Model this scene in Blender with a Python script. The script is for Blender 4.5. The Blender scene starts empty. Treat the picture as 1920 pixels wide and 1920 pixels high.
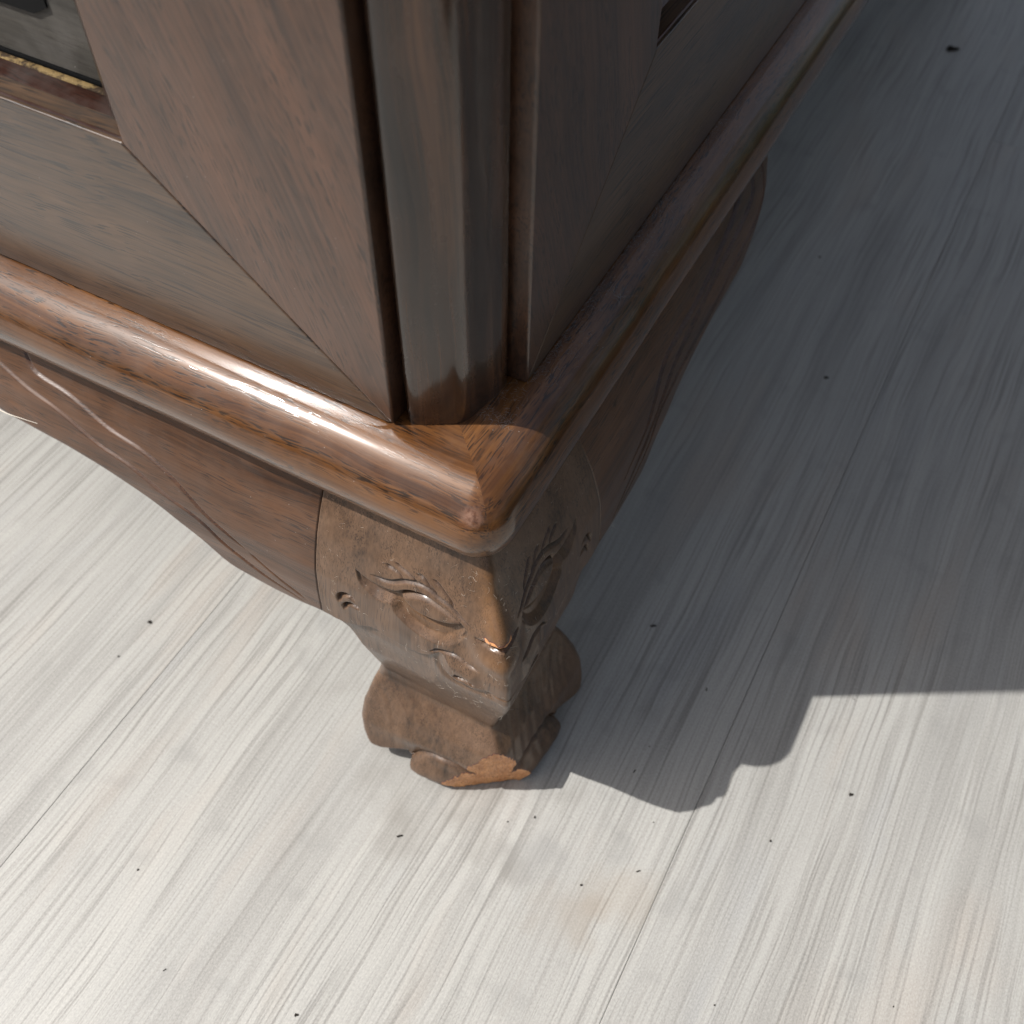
import bpy, math, random
import numpy as np
from mathutils import Matrix, Vector

rng = np.random.default_rng(7)
random.seed(7)
scene = bpy.context.scene
COL = scene.collection

# ------------------------------------------------------------------ camera
H0 = 0.175                                    # height of the moulding's nose line above the floor
cam_d = bpy.data.cameras.new('camera')
cam_o = bpy.data.objects.new('camera', cam_d)
COL.objects.link(cam_o)
RC = [[0.879417168, 0.390927172, -0.271664114],
      [0.475892521, -0.707156251, 0.522930535],
      [0.012318779, -0.589157010, -0.807924665]]
m = Matrix.Identity(4)
for i in range(3):
    m[i][0] = RC[i][0]; m[i][1] = -RC[i][1]; m[i][2] = -RC[i][2]
m[0][3], m[1][3], m[2][3] = 0.0799633, -0.1440249, 0.4257243
cam_o.matrix_world = m
cam_d.sensor_width = 36.0
cam_d.lens = 36.0 * 1907.39 / 1920.0
cam_d.clip_start = 0.01
cam_d.clip_end = 200.0
cam_d.dof.use_dof = True
cam_d.dof.focus_distance = 0.335
cam_d.dof.aperture_fstop = 15.0
scene.camera = cam_o

# ------------------------------------------------------------------ sky and sun
SUN_AZ, SUN_EL = math.radians(30.0), math.radians(55.3)
world = bpy.data.worlds.new('World')
scene.world = world
world.use_nodes = True
wn = world.node_tree.nodes; wl = world.node_tree.links
bg = wn['Background']
sky = wn.new('ShaderNodeTexSky')
sky.sky_type = 'NISHITA'
sky.sun_disc = False
sky.air_density = 1.0
sky.dust_density = 4.0
sky.ozone_density = 0.8
sky.sun_elevation = SUN_EL
sky.sun_rotation = math.radians(240.0)
hs = wn.new('ShaderNodeHueSaturation')                # hazy, whitish daylight
hs.inputs['Saturation'].default_value = 0.62
wl.new(sky.outputs[0], hs.inputs['Color'])
wl.new(hs.outputs[0], bg.inputs[0])
bg.inputs[1].default_value = 0.125
sun_d = bpy.data.lights.new('sun', 'SUN')
sun_d.energy = 5.0
sun_d.angle = math.radians(0.53)
sun_d.color = (1.0, 0.98, 0.95)
sun_o = bpy.data.objects.new('sun', sun_d)
COL.objects.link(sun_o)
light_dir = Vector((math.cos(SUN_EL) * math.cos(SUN_AZ), math.cos(SUN_EL) * math.sin(SUN_AZ), -math.sin(SUN_EL)))
sun_o.rotation_euler = light_dir.to_track_quat('-Z', 'Y').to_euler()
sun_o.location = (-2.0, -1.2, 3.4)

vs = scene.view_settings
vs.view_transform = 'Standard'
vs.look = 'None'
vs.exposure = 0.0
vs.gamma = 1.0
vs.use_curve_mapping = False

cy = scene.cycles
cy.max_bounces = 6; cy.diffuse_bounces = 2; cy.glossy_bounces = 2; cy.transmission_bounces = 1
cy.use_adaptive_sampling = True; cy.adaptive_threshold = 0.02
cy.caustics_reflective = False; cy.caustics_refractive = False

# ------------------------------------------------------------------ helpers
def tag(o, label=None, cat=None, group=None, kind=None):
    if label: o['label'] = label
    if cat: o['category'] = cat
    if group: o['group'] = group
    if kind: o['kind'] = kind
    return o

def mesh_obj(name, verts, faces, mat, parent=None, smooth=True, bevel=0.0, seg=2):
    me = bpy.data.meshes.new(name)
    me.from_pydata([tuple(map(float, v)) for v in verts], [], [tuple(map(int, f)) for f in faces])
    me.update()
    o = bpy.data.objects.new(name, me)
    COL.objects.link(o)
    if mat: me.materials.append(mat)
    if smooth:
        me.polygons.foreach_set('use_smooth', [True] * len(me.polygons))
    if bevel:
        b = o.modifiers.new('bevel', 'BEVEL')
        b.width = bevel; b.segments = seg; b.limit_method = 'ANGLE'; b.angle_limit = math.radians(35)
        b.harden_normals = True
    if parent: o.parent = parent
    return o

def grid_faces(nr, nc, off=0, flip=False):
    r = np.arange(nr - 1)[:, None]; c = np.arange(nc - 1)[None, :]
    a = (r * nc + c + off).ravel()
    f = np.stack([a, a + 1, a + nc + 1, a + nc], 1)
    return f[:, ::-1] if flip else f

def sstep(a, b, x):
    k = np.clip((x - a) / (b - a), 0, 1)
    return k * k * (3 - 2 * k)

def seg_dist(px, py, line):
    best = np.full(px.shape, 1e9)
    for (x0, y0), (x1, y1) in zip(line[:-1], line[1:]):
        dx, dy = x1 - x0, y1 - y0
        k = np.clip(((px - x0) * dx + (py - y0) * dy) / (dx * dx + dy * dy + 1e-18), 0, 1)
        best = np.minimum(best, np.hypot(px - x0 - k * dx, py - y0 - k * dy))
    return best

def seg_param(px, py, line):
    best = np.full(px.shape, 1e9); par = np.zeros(px.shape)
    n = len(line) - 1
    for i, ((x0, y0), (x1, y1)) in enumerate(zip(line[:-1], line[1:])):
        dx, dy = x1 - x0, y1 - y0
        k = np.clip(((px - x0) * dx + (py - y0) * dy) / (dx * dx + dy * dy + 1e-18), 0, 1)
        d = np.hypot(px - x0 - k * dx, py - y0 - k * dy)
        s = d < best
        best = np.where(s, d, best); par = np.where(s, (i + k) / n, par)
    return best, par

def poly_in(px, py, poly):
    ins = np.zeros(px.shape, bool)
    n = len(poly)
    for i in range(n):
        x0, y0 = poly[i]; x1, y1 = poly[(i + 1) % n]
        c = ((y0 > py) != (y1 > py)) & (px < (x1 - x0) * (py - y0) / (y1 - y0 + 1e-18) + x0)
        ins ^= c
    d = seg_dist(px, py, list(poly) + [poly[0]])
    return np.where(ins, d, -d)

def smooth_line(L, n=60):
    """Catmull-Rom through the points."""
    P = np.array(L, float)
    Q = np.vstack([2 * P[0] - P[1], P, 2 * P[-1] - P[-2]])
    out = []
    k = max(2, n // (len(P) - 1))
    for i in range(len(P) - 1):
        p0, p1, p2, p3 = Q[i:i + 4]
        for s in np.linspace(0, 1, k, endpoint=False):
            out.append(0.5 * (2 * p1 + (p2 - p0) * s + (2 * p0 - 5 * p1 + 4 * p2 - p3) * s * s + (3 * p1 - p0 - 3 * p2 + p3) * s ** 3))
    out.append(P[-1])
    return [tuple(p) for p in out]

def vnoise(x, y, seed=0):
    """cheap smooth value noise in 0..1"""
    r = np.random.default_rng(seed).random((257, 257))
    xi = np.floor(x).astype(int); yi = np.floor(y).astype(int)
    fx = x - xi; fy = y - yi
    fx = fx * fx * (3 - 2 * fx); fy = fy * fy * (3 - 2 * fy)
    g = lambda a, b: r[a % 257, b % 257]
    return (g(xi, yi) * (1 - fx) + g(xi + 1, yi) * fx) * (1 - fy) + (g(xi, yi + 1) * (1 - fx) + g(xi + 1, yi + 1) * fx) * fy

# ------------------------------------------------------------------ materials
class N:
    def __init__(s, name):
        s.m = bpy.data.materials.new(name)
        s.m.use_nodes = True
        s.t = s.m.node_tree
        s.b = s.t.nodes['Principled BSDF']
    def n(s, typ, **k):
        nd = s.t.nodes.new(typ)
        for a, v in k.items():
            setattr(nd, a, v)
        return nd
    def set(s, sock, v):
        if hasattr(v, 'is_linked'): s.t.links.new(v, sock)
        else: sock.default_value = v
    def math(s, op, a, b=None, c=None, clamp=False):
        nd = s.n('ShaderNodeMath', operation=op, use_clamp=clamp)
        for i, v in enumerate((a, b, c)):
            if v is not None: s.set(nd.inputs[i], v)
        return nd.outputs[0]
    def vmath(s, op, a, b=None):
        nd = s.n('ShaderNodeVectorMath', operation=op)
        s.set(nd.inputs[0], a)
        if b is not None: s.set(nd.inputs[1], b)
        return nd.outputs[0]
    def noise(s, vec, scale=1.0, detail=3.0, rough=0.55, dist=0.0, out=0):
        nd = s.n('ShaderNodeTexNoise')
        s.set(nd.inputs['Vector'], vec)
        nd.inputs['Scale'].default_value = scale
        nd.inputs['Detail'].default_value = detail
        nd.inputs['Roughness'].default_value = rough
        nd.inputs['Distortion'].default_value = dist
        return nd.outputs[out]
    def ramp(s, f, stops, interp='LINEAR'):
        nd = s.n('ShaderNodeValToRGB')
        cr = nd.color_ramp; cr.interpolation = interp
        while len(cr.elements) < len(stops): cr.elements.new(0.5)
        for e, (p, c) in zip(cr.elements, stops):
            e.position = p
            e.color = (c, c, c, 1) if isinstance(c, (int, float)) else (*c, 1)
        s.set(nd.inputs[0], f)
        return nd.outputs[0]
    def mix(s, f, a, b, mode='MIX'):
        nd = s.n('ShaderNodeMix', data_type='RGBA', blend_type=mode)
        s.set(nd.inputs[0], f)
        for i, v in ((6, a), (7, b)):
            if isinstance(v, tuple) and len(v) == 3: v = (*v, 1)
            s.set(nd.inputs[i], v)
        return nd.outputs[2]
    def mapr(s, v, a, b, c=0.0, d=1.0):
        nd = s.n('ShaderNodeMapRange')
        s.set(nd.inputs[0], v)
        for i, q in enumerate((a, b, c, d)): nd.inputs[i + 1].default_value = q
        return nd.outputs[0]
    def bump(s, h, strength=0.2, dist=0.001):
        nd = s.n('ShaderNodeBump')
        nd.inputs['Strength'].default_value = strength
        nd.inputs['Distance'].default_value = dist
        s.set(nd.inputs['Height'], h)
        s.t.links.new(nd.outputs[0], s.b.inputs['Normal'])
        return nd
    def combine(s, x, y, z):
        nd = s.n('ShaderNodeCombineXYZ')
        for i, v in enumerate((x, y, z)): s.set(nd.inputs[i], v)
        return nd.outputs[0]

def wood(name, axis='x', dark=(0.050, 0.022, 0.013), mid=(0.135, 0.060, 0.033), light=(0.23, 0.105, 0.055),
         rough=0.30, coat=0.35, pore=0.75, tilt=0.0, fig=1.0, dust=0.06, raw=False, wear=None, seed=0.0, plen=130.0, pacr=2600.0):
    """dark hardwood: axis = grain direction in the object's own space."""
    k_ = 0.90 if raw else 0.76
    dark, mid, light = (tuple(q * k_ for q in c) for c in (dark, mid, light))
    s = N(name)
    tc = s.n('ShaderNodeTexCoord')
    info = s.n('ShaderNodeObjectInfo')
    rnd = s.math('MULTIPLY', info.outputs['Random'], 3.7)
    p = s.vmath('ADD', tc.outputs['Object'], s.combine(rnd, s.math('MULTIPLY', rnd, 1.3), seed))
    if tilt:
        rt = s.n('ShaderNodeVectorRotate', rotation_type='Y_AXIS')
        rt.inputs['Angle'].default_value = tilt
        s.set(rt.inputs['Vector'], p); p = rt.outputs[0]
    sep = s.n('ShaderNodeSeparateXYZ'); s.set(sep.inputs[0], p)
    X, Y, Z = sep.outputs
    if axis == 'x': al, a1, a2 = X, Y, Z
    elif axis == 'y': al, a1, a2 = Y, X, Z
    else: al, a1, a2 = Z, X, Y
    # slow wander of the grain
    wob = s.noise(s.combine(s.math('MULTIPLY', al, 9.0), s.math('MULTIPLY', a1, 14.0), s.math('MULTIPLY', a2, 14.0)), 1.0, 2.0)
    wob = s.math('MULTIPLY', s.math('SUBTRACT', wob, 0.5), 0.012)
    b1 = s.math('ADD', a1, wob); b2 = s.math('ADD', a2, wob)
    def vec(ka, kc): return s.combine(s.math('MULTIPLY', al, ka), s.math('MULTIPLY', b1, kc), s.math('MULTIPLY', b2, kc))
    n1 = s.noise(vec(5.0, 85.0), 1.0, 3.0, 0.6)
    n2 = s.noise(vec(11.0, 780.0), 1.0, 2.0, 0.6)
    blot = s.noise(vec(26.0, 40.0), 1.0, 2.0, 0.6)
    f = s.math('ADD', s.math('MULTIPLY', n1, 0.58 * fig), s.math('ADD', s.math('MULTIPLY', n2, 0.34), s.math('MULTIPLY', blot, 0.18)))
    f = s.math('ADD', f, 0.29 * (1 - fig))
    c = s.ramp(f, [(0.36, dark), (0.54, mid), (0.72, light)])
    # open pores: short dark dashes along the grain
    po = s.noise(vec(plen, pacr), 1.0, 0.0, 0.5)
    pm = s.noise(vec(26.0, 170.0), 1.0, 1.0, 0.5)
    pmask = s.math('MULTIPLY', s.mapr(po, 0.575, 0.65), s.mapr(pm, 0.34, 0.58))
    c = s.mix(s.math('MULTIPLY', pmask, pore), c, (0.016, 0.009, 0.006))
    # pale dust film and specks
    dn = s.noise(tc.outputs['Object'], 60.0, 4.0, 0.65)
    dmask = s.math('MULTIPLY', s.mapr(dn, 0.42, 0.75), dust * 2.2)
    c = s.mix(dmask, c, (0.24, 0.22, 0.20))
    sp = s.n('ShaderNodeTexVoronoi'); s.set(sp.inputs['Vector'], tc.outputs['Object']); sp.inputs['Scale'].default_value = 330.0
    spm = s.math('MULTIPLY', s.math('LESS_THAN', sp.outputs['Distance'], 0.06), s.math('GREATER_THAN', dn, 0.55))
    c = s.mix(s.math('MULTIPLY', spm, min(0.8, dust * 7)), c, (0.55, 0.52, 0.48))
    ro = s.math('ADD', rough - 0.06, s.math('MULTIPLY', n1, 0.16))
    ro = s.math('ADD', ro, s.math('MULTIPLY', dmask, 0.8), clamp=True)
    if wear:                                   # knocked corner: bruised, lighter and matt
        (cx, cy, cz), rad = wear
        dv = s.vmath('SUBTRACT', tc.outputs['Object'], (cx, cy, cz))
        ln = s.n('ShaderNodeVectorMath', operation='LENGTH'); s.set(ln.inputs[0], dv)
        wn_ = s.noise(tc.outputs['Object'], 260.0, 5.0, 0.7)
        wd = s.math('ADD', s.math('DIVIDE', ln.outputs['Value'], rad), s.math('MULTIPLY', s.math('SUBTRACT', wn_, 0.5), 2.4))
        wm = s.mapr(wd, 1.0, 0.45)
        c = s.mix(s.math('MULTIPLY', wm, s.mapr(wn_, 0.35, 0.62, 0.15, 0.85)), c, s.mix(s.mapr(wn_, 0.4, 0.7), (0.17, 0.065, 0.035), (0.42, 0.25, 0.17)))
        ro = s.math('ADD', ro, s.math('MULTIPLY', wm, 0.3), clamp=True)
    if raw:
        at = s.n('ShaderNodeAttribute', attribute_name='raw')
        rn = s.noise(tc.outputs['Object'], 500.0, 5.0, 0.7)
        big = s.noise(tc.outputs['Object'], 170.0, 3.0, 0.6)
        fb = s.noise(s.combine(s.math('MULTIPLY', a1, 1500.0), s.math('MULTIPLY', a2, 1500.0), s.math('MULTIPLY', al, 160.0)), 1.0, 2.0, 0.6)
        rc = s.mix(s.mapr(s.math('ADD', s.math('MULTIPLY', big, 0.6), s.math('MULTIPLY', fb, 0.4)), 0.36, 0.64), (0.48, 0.20, 0.075), (0.80, 0.39, 0.165))
        rc = s.mix(s.mapr(rn, 0.60, 0.72), rc, (0.22, 0.075, 0.03))
        rm = s.mapr(s.math('ADD', at.outputs['Fac'], s.math('MULTIPLY', s.math('SUBTRACT', rn, 0.5), 0.7)), 0.46, 0.54)
        rim = s.math('MULTIPLY', s.mapr(s.math('ADD', at.outputs['Fac'], s.math('MULTIPLY', s.math('SUBTRACT', rn, 0.5), 0.9)), 0.14, 0.36), 0.75)
        c = s.mix(rim, c, (0.085, 0.022, 0.028))
        c = s.mix(rm, c, rc)
        # rubbed golden varnish on the brow and muzzle
        ar = s.n('ShaderNodeAttribute', attribute_name='rub')
        c = s.mix(s.math('MULTIPLY', s.math('MULTIPLY', ar.outputs['Fac'], s.mapr(rn, 0.25, 0.6, 0.4, 1.0)), 0.42), c, s.mix(big, (0.20, 0.085, 0.022), (0.30, 0.14, 0.045)))
        ro = s.math('ADD', ro, s.math('MULTIPLY', rm, 0.4), clamp=True)
        ag = s.n('ShaderNodeAttribute', attribute_name='grime')   # old polish caked in the engraved lines
        c = s.mix(s.math('MULTIPLY', ag.outputs['Fac'], s.mapr(rn, 0.2, 0.6, 0.45, 0.85)), c, (0.022, 0.013, 0.009))
    s.set(s.b.inputs['Base Color'], c)
    s.set(s.b.inputs['Roughness'], ro)
    s.b.inputs['Coat Weight'].default_value = coat
    s.b.inputs['Specular IOR Level'].default_value = 0.12 if name == 'rosewood_moulding' else 0.30
    s.b.inputs['Coat Roughness'].default_value = 0.11 if name in ('rosewood_moulding', 'rosewood_post', 'rosewood_cove') else 0.24
    s.b.inputs['Coat IOR'].default_value = 1.55
    h = s.math('SUBTRACT', s.math('MULTIPLY', n2, 0.4), s.math('MULTIPLY', pmask, 0.8))
    h = s.math('ADD', h, s.math('MULTIPLY', dn, 0.3))
    s.bump(h, 0.16, 0.0006)
    cb = s.n('ShaderNodeBump'); cb.inputs['Strength'].default_value = 0.07 if name == 'rosewood_moulding' else 0.05; cb.inputs['Distance'].default_value = 0.0006
    s.set(cb.inputs['Height'], s.math('SUBTRACT', s.math('MULTIPLY', dn, 0.4), s.math('MULTIPLY', pmask, 0.6)))
    s.t.links.new(cb.outputs[0], s.b.inputs['Coat Normal'])
    return s.m

def floor_mat(name):
    s = N(name)
    tc = s.n('ShaderNodeTexCoord'); info = s.n('ShaderNodeObjectInfo')
    r = info.outputs['Random']
    p = s.vmath('ADD', tc.outputs['Object'], s.combine(s.math('MULTIPLY', r, 7.3), s.math('MULTIPLY', r, 31.0), 0.0))
    sep = s.n('ShaderNodeSeparateXYZ'); s.set(sep.inputs[0], p)
    X, Y, Z = sep.outputs
    wob = s.noise(s.combine(s.math('MULTIPLY', X, 11.0), s.math('MULTIPLY', Y, 4.5), 0.0), 1.0, 3.0, 0.5)
    Xw = s.math('ADD', X, s.math('MULTIPLY', s.math('SUBTRACT', wob, 0.5), 0.015))
    def v(kx, ky, z=0.0): return s.combine(s.math('MULTIPLY', Xw, kx), s.math('MULTIPLY', Y, ky), z)
    pat = s.noise(v(13.0, 3.2), 1.0, 3.0, 0.55)
    pat2 = s.noise(v(26.0, 7.0, 4.0), 1.0, 3.0, 0.55)
    c = s.ramp(pat, [(0.30, (0.320, 0.320, 0.314)), (0.46, (0.415, 0.412, 0.397)), (0.60, (0.475, 0.470, 0.450)), (0.74, (0.375, 0.370, 0.355))])
    c = s.mix(0.55, c, s.mix(info.outputs['Random'], (0.365, 0.363, 0.355), (0.445, 0.440, 0.424)))
    c = s.mix(s.mapr(pat2, 0.56, 0.72, 0, 0.50), c, (0.40, 0.335, 0.285))
    c = s.mix(s.mapr(pat2, 0.42, 0.26, 0, 0.55), c, (0.345, 0.355, 0.37))
    band = s.noise(v(85.0, 3.4, 7.0), 1.0, 3.0, 0.6)
    c = s.mix(s.mapr(band, 0.50, 0.68, 0.0, 0.55), c, (0.245, 0.238, 0.228))
    c = s.mix(s.mapr(band, 0.46, 0.30, 0.0, 0.40), c, (0.52, 0.512, 0.49))
    # long growth-ring lines, broken up by a mask
    ph = s.math('ADD', s.math('MULTIPLY', Xw, 120.0), s.math('MULTIPLY', s.noise(v(30.0, 2.2, 2.0), 1.0, 1.0), 3.0))
    fr = s.math('FRACT', ph)
    jag = s.noise(v(520.0, 22.0, 9.0), 1.0, 2.0, 0.6)
    ring = s.math('MULTIPLY', s.mapr(s.math('ABSOLUTE', s.math('SUBTRACT', fr, 0.5)), 0.075, 0.01), s.mapr(jag, 0.38, 0.60))
    ring = s.math('MULTIPLY', ring, s.mapr(pat2, 0.36, 0.56))
    # dense hairline grain everywhere, longer dark strokes in drifts
    d1 = s.mapr(s.noise(v(600.0, 9.0, 1.0), 1.0, 1.0, 0.55), 0.54, 0.68)
    d1 = s.math('MULTIPLY', d1, s.mapr(pat, 0.34, 0.56, 0.25, 1.0))
    d2 = s.mapr(s.noise(v(1150.0, 13.0, 5.0), 1.0, 2.0, 0.6), 0.47, 0.68)
    d2 = s.math('MULTIPLY', d2, s.mapr(pat2, 0.66, 0.38, 0.35, 1.0))
    c = s.mix(s.math('MULTIPLY', ring, 0.52), c, (0.165, 0.155, 0.145))
    c = s.mix(s.math('MULTIPLY', d1, 0.62), c, (0.160, 0.152, 0.142))
    c = s.mix(s.math('MULTIPLY', d2, 0.50), c, (0.190, 0.182, 0.172))
    fine = s.noise(s.combine(s.math('MULTIPLY', X, 1700.0), s.math('MULTIPLY', Y, 1000.0), 0.0), 1.0, 2.0, 0.6)
    c = s.mix(0.20, c, s.mix(s.mapr(fine, 0.3, 0.7), (0.14, 0.14, 0.14), (0.66, 0.645, 0.62)))
    sc = s.noise(tc.outputs['Object'], 38.0, 2.0, 0.6)
    c = s.mix(s.mapr(sc, 0.60, 0.74, 0, 0.32), c, (0.24, 0.24, 0.235))
    # tan spill and a grey scuff in front of the foot, grime gathered round the foot
    geo = s.n('ShaderNodeNewGeometry')
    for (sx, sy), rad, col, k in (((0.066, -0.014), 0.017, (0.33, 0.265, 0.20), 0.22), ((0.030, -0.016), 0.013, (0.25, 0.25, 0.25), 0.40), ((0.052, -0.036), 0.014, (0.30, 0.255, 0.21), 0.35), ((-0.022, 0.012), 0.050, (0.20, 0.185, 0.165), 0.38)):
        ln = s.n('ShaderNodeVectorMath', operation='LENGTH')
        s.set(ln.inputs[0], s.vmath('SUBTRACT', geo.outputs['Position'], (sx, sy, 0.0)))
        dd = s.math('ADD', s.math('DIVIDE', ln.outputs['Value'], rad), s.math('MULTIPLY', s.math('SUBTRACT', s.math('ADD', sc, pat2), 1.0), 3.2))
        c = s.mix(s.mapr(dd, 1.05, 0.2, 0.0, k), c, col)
    c = s.mix(1.0, c, (0.90, 0.885, 0.85), 'MULTIPLY')
    s.set(s.b.inputs['Base Color'], c)
    s.b.inputs['Roughness'].default_value = 0.46
    s.b.inputs['Specular IOR Level'].default_value = 0.35
    h = s.math('SUBTRACT', s.math('MULTIPLY', fine, 0.35), s.math('ADD', s.math('MULTIPLY', ring, 0.5), s.math('MULTIPLY', d1, 0.6)))
    s.bump(h, 0.28, 0.0004)
    return s.m

def plain(name, col, rough=0.7, spec=0.3, nz=0.0, scale=400.0):
    s = N(name)
    if nz:
        tc = s.n('ShaderNodeTexCoord')
        f = s.noise(tc.outputs['Object'], scale, 4.0, 0.65)
        s.set(s.b.inputs['Base Color'], s.mix(f, tuple(c * (1 - nz) for c in col), tuple(min(1, c * (1 + nz)) for c in col)))
        s.bump(f, 0.3, 0.0006)
    else:
        s.b.inputs['Base Color'].default_value = (*col, 1)
    s.b.inputs['Roughness'].default_value = rough
    s.b.inputs['Specular IOR Level'].default_value = spec
    return s.m

M_floor = floor_mat('whitewashed_plank')
M_sub = plain('underlay', (0.30, 0.29, 0.28), 0.9)
M_rail = wood('rosewood_rail', 'x', dark=(0.018, 0.009, 0.004), mid=(0.098, 0.051, 0.024), light=(0.165, 0.090, 0.045), rough=0.38, coat=0.95, pore=0.92, fig=0.95, dust=0.03, plen=42.0, pacr=1900.0)
M_stile = wood('rosewood_stile', 'z', dark=(0.024, 0.011, 0.006), mid=(0.112, 0.052, 0.028), light=(0.178, 0.082, 0.045), rough=0.40, coat=0.90, tilt=0.32, pore=0.70, fig=0.85, dust=0.03, seed=3.0, plen=200.0, pacr=2000.0)
M_bead = wood('rosewood_moulding', 'x', dark=(0.014, 0.005, 0.002), mid=(0.125, 0.049, 0.015), light=(0.245, 0.103, 0.032), rough=0.34, coat=0.85, pore=0.90, dust=0.05,
              wear=((0.4600, -0.4665, 0.1855), 0.0048), seed=1.0, plen=190.0, pacr=2100.0)
M_post = wood('rosewood_post', 'z', dark=(0.010, 0.005, 0.003), mid=(0.062, 0.027, 0.012), light=(0.190, 0.080, 0.034), rough=0.24, coat=1.0, pore=0.4, fig=1.5, dust=0.02, seed=5.0)
M_apron = wood('rosewood_apron', 'x', dark=(0.024, 0.009, 0.004), mid=(0.104, 0.044, 0.018), light=(0.165, 0.072, 0.031), rough=0.40, coat=0.50, pore=0.75, fig=0.9, dust=0.04, seed=2.0)
M_leg = wood('rosewood_leg', 'z', dark=(0.034, 0.019, 0.011), mid=(0.122, 0.068, 0.038), light=(0.182, 0.106, 0.062), rough=0.42, coat=0.40, pore=0.55, fig=0.95, dust=0.03, raw=True, seed=4.0)
M_panel = wood('dusty_panel', 'x', dark=(0.050, 0.046, 0.040), mid=(0.090, 0.083, 0.072), light=(0.13, 0.118, 0.10), rough=0.55, coat=0.0, pore=0.3, fig=0.6, dust=0.16)
M_cove = wood('rosewood_cove', 'x', dark=(0.026, 0.010, 0.007), mid=(0.09, 0.036, 0.024), light=(0.15, 0.07, 0.05), rough=0.28, coat=1.0, pore=0.6, dust=0.16, seed=6.0)
M_black = plain('matt_black', (0.008, 0.008, 0.008), 0.8, 0.2, 0.3, 300.0)
def glue_mat():
    s = N('dried_glue')
    tc = s.n('ShaderNodeTexCoord')
    f = s.noise(tc.outputs['Object'], 150.0, 5.0, 0.7)
    g2 = s.noise(tc.outputs['Object'], 900.0, 3.0, 0.6)
    c = s.mix(s.mapr(f, 0.44, 0.52), (0.075, 0.045, 0.022), s.mix(g2, (0.30, 0.19, 0.07), (0.50, 0.35, 0.15)))
    s.set(s.b.inputs['Base Color'], c)
    s.b.inputs['Roughness'].default_value = 0.7
    s.bump(f, 0.5, 0.001)
    return s.m
M_glue = glue_mat()
M_crumb = plain('dirt_crumb', (0.020, 0.016, 0.013), 0.85, 0.2, 0.4, 3000.0)
M_lint = plain('grey_lint', (0.26, 0.26, 0.26), 0.95, 0.1)
M_dustf = plain('dust_fibre', (0.58, 0.52, 0.44), 0.9, 0.1)
M_thread = plain('pale_thread', (0.72, 0.66, 0.56), 0.7, 0.3)

# ------------------------------------------------------------------ floor: underlay + planks
def box_mesh(name, x0, x1, y0, y1, z0, z1):
    v = [(x0, y0, z0), (x1, y0, z0), (x1, y1, z0), (x0, y1, z0), (x0, y0, z1), (x1, y0, z1), (x1, y1, z1), (x0, y1, z1)]
    f = [(3, 2, 1, 0), (4, 5, 6, 7), (0, 1, 5, 4), (1, 2, 6, 5), (2, 3, 7, 6), (3, 0, 4, 7)]
    return v, f

FY0, FY1 = -0.78, 1.60
v, f = box_mesh('floor', -1.13, 0.566, FY0, FY1, -0.03, -0.0086)
floor = mesh_obj('floor', v, f, M_sub, smooth=False)
tag(floor, kind='structure')
PW = 0.2415
JOINT = {-5: 0.36, -4: 0.88, -3: 0.64, -2: 0.30, -1: 0.97, 0: 0.5855, 1: 0.16}     # end joints of each row of planks
for i in range(-5, 2):
    x0 = 0.0803 + i * PW
    for y0, y1 in ((FY0, JOINT[i]), (JOINT[i], FY1)):
        w2, l2 = PW / 2 - 0.00003, (y1 - y0) / 2 - 0.00003
        v, f = box_mesh('plank', -w2, w2, -l2, l2, -0.0085, 0.0)
        o = mesh_obj('plank', v, f, M_floor, floor, smooth=False, bevel=0.00042, seg=2)
        o.location = (x0 + PW / 2, (y0 + y1) / 2, 0.0)

# ------------------------------------------------------------------ cabinet
CW = 0.94                                    # width and depth over the moulding's nose
CX, CY = -CW / 2, CW / 2
TOPZ = 1.05                                  # top of the carcass above the nose line
cab = bpy.data.objects.new('carved_cabinet', None)
COL.objects.link(cab)
cab.location = (CX, CY, 0)
tag(cab, 'square dark rosewood cabinet on carved monster-face legs', 'cabinet')

def L(P):                                    # corner coordinates -> cabinet space
    P = np.asarray(P, float).copy()
    P[..., 0] -= CX; P[..., 1] -= CY; P[..., 2] += H0
    return P

def four(o, ks=(1, 2, 3)):
    """copies of a part (and its own pieces) for the other sides of the cabinet"""
    out = [o]
    kids = list(o.children)
    for k in ks:
        c = o.copy(); COL.objects.link(c); c.rotation_euler = (0, 0, k * math.pi / 2); c.parent = cab
        out.append(c)
        for ch in kids:
            d = ch.copy(); COL.objects.link(d); d.parent = c
    return out

def prism_y(name, poly, y0, y1, mat, parent=cab, bevel=0.0008, seg=2):
    """polygon in x,z pushed from y0 (front) to y1"""
    n = len(poly)
    v = [(x, y0, z) for x, z in poly] + [(x, y1, z) for x, z in poly]
    a = sum(poly[i][0] * poly[(i + 1) % n][1] - poly[(i + 1) % n][0] * poly[i][1] for i in range(n))
    idx = list(range(n)) if a > 0 else list(range(n))[::-1]
    f = [tuple(idx), tuple(i + n for i in idx[::-1])]
    for q in range(n):
        i, j = idx[q], idx[(q + 1) % n]
        f.append((j, i, i + n, j + n))
    return mesh_obj(name, L(v), f, mat, parent, smooth=False, bevel=bevel, seg=seg)

YF = 0.0180                                  # face plane of stiles and rails
ZB = 0.0178                                  # they stand on the moulding
xr, xl = -0.0450, -(CW - 0.0525)             # right / left edges of this side's frame
sw = 0.0785                                  # stile width
zt = 0.0880
g = 0.00034
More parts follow.
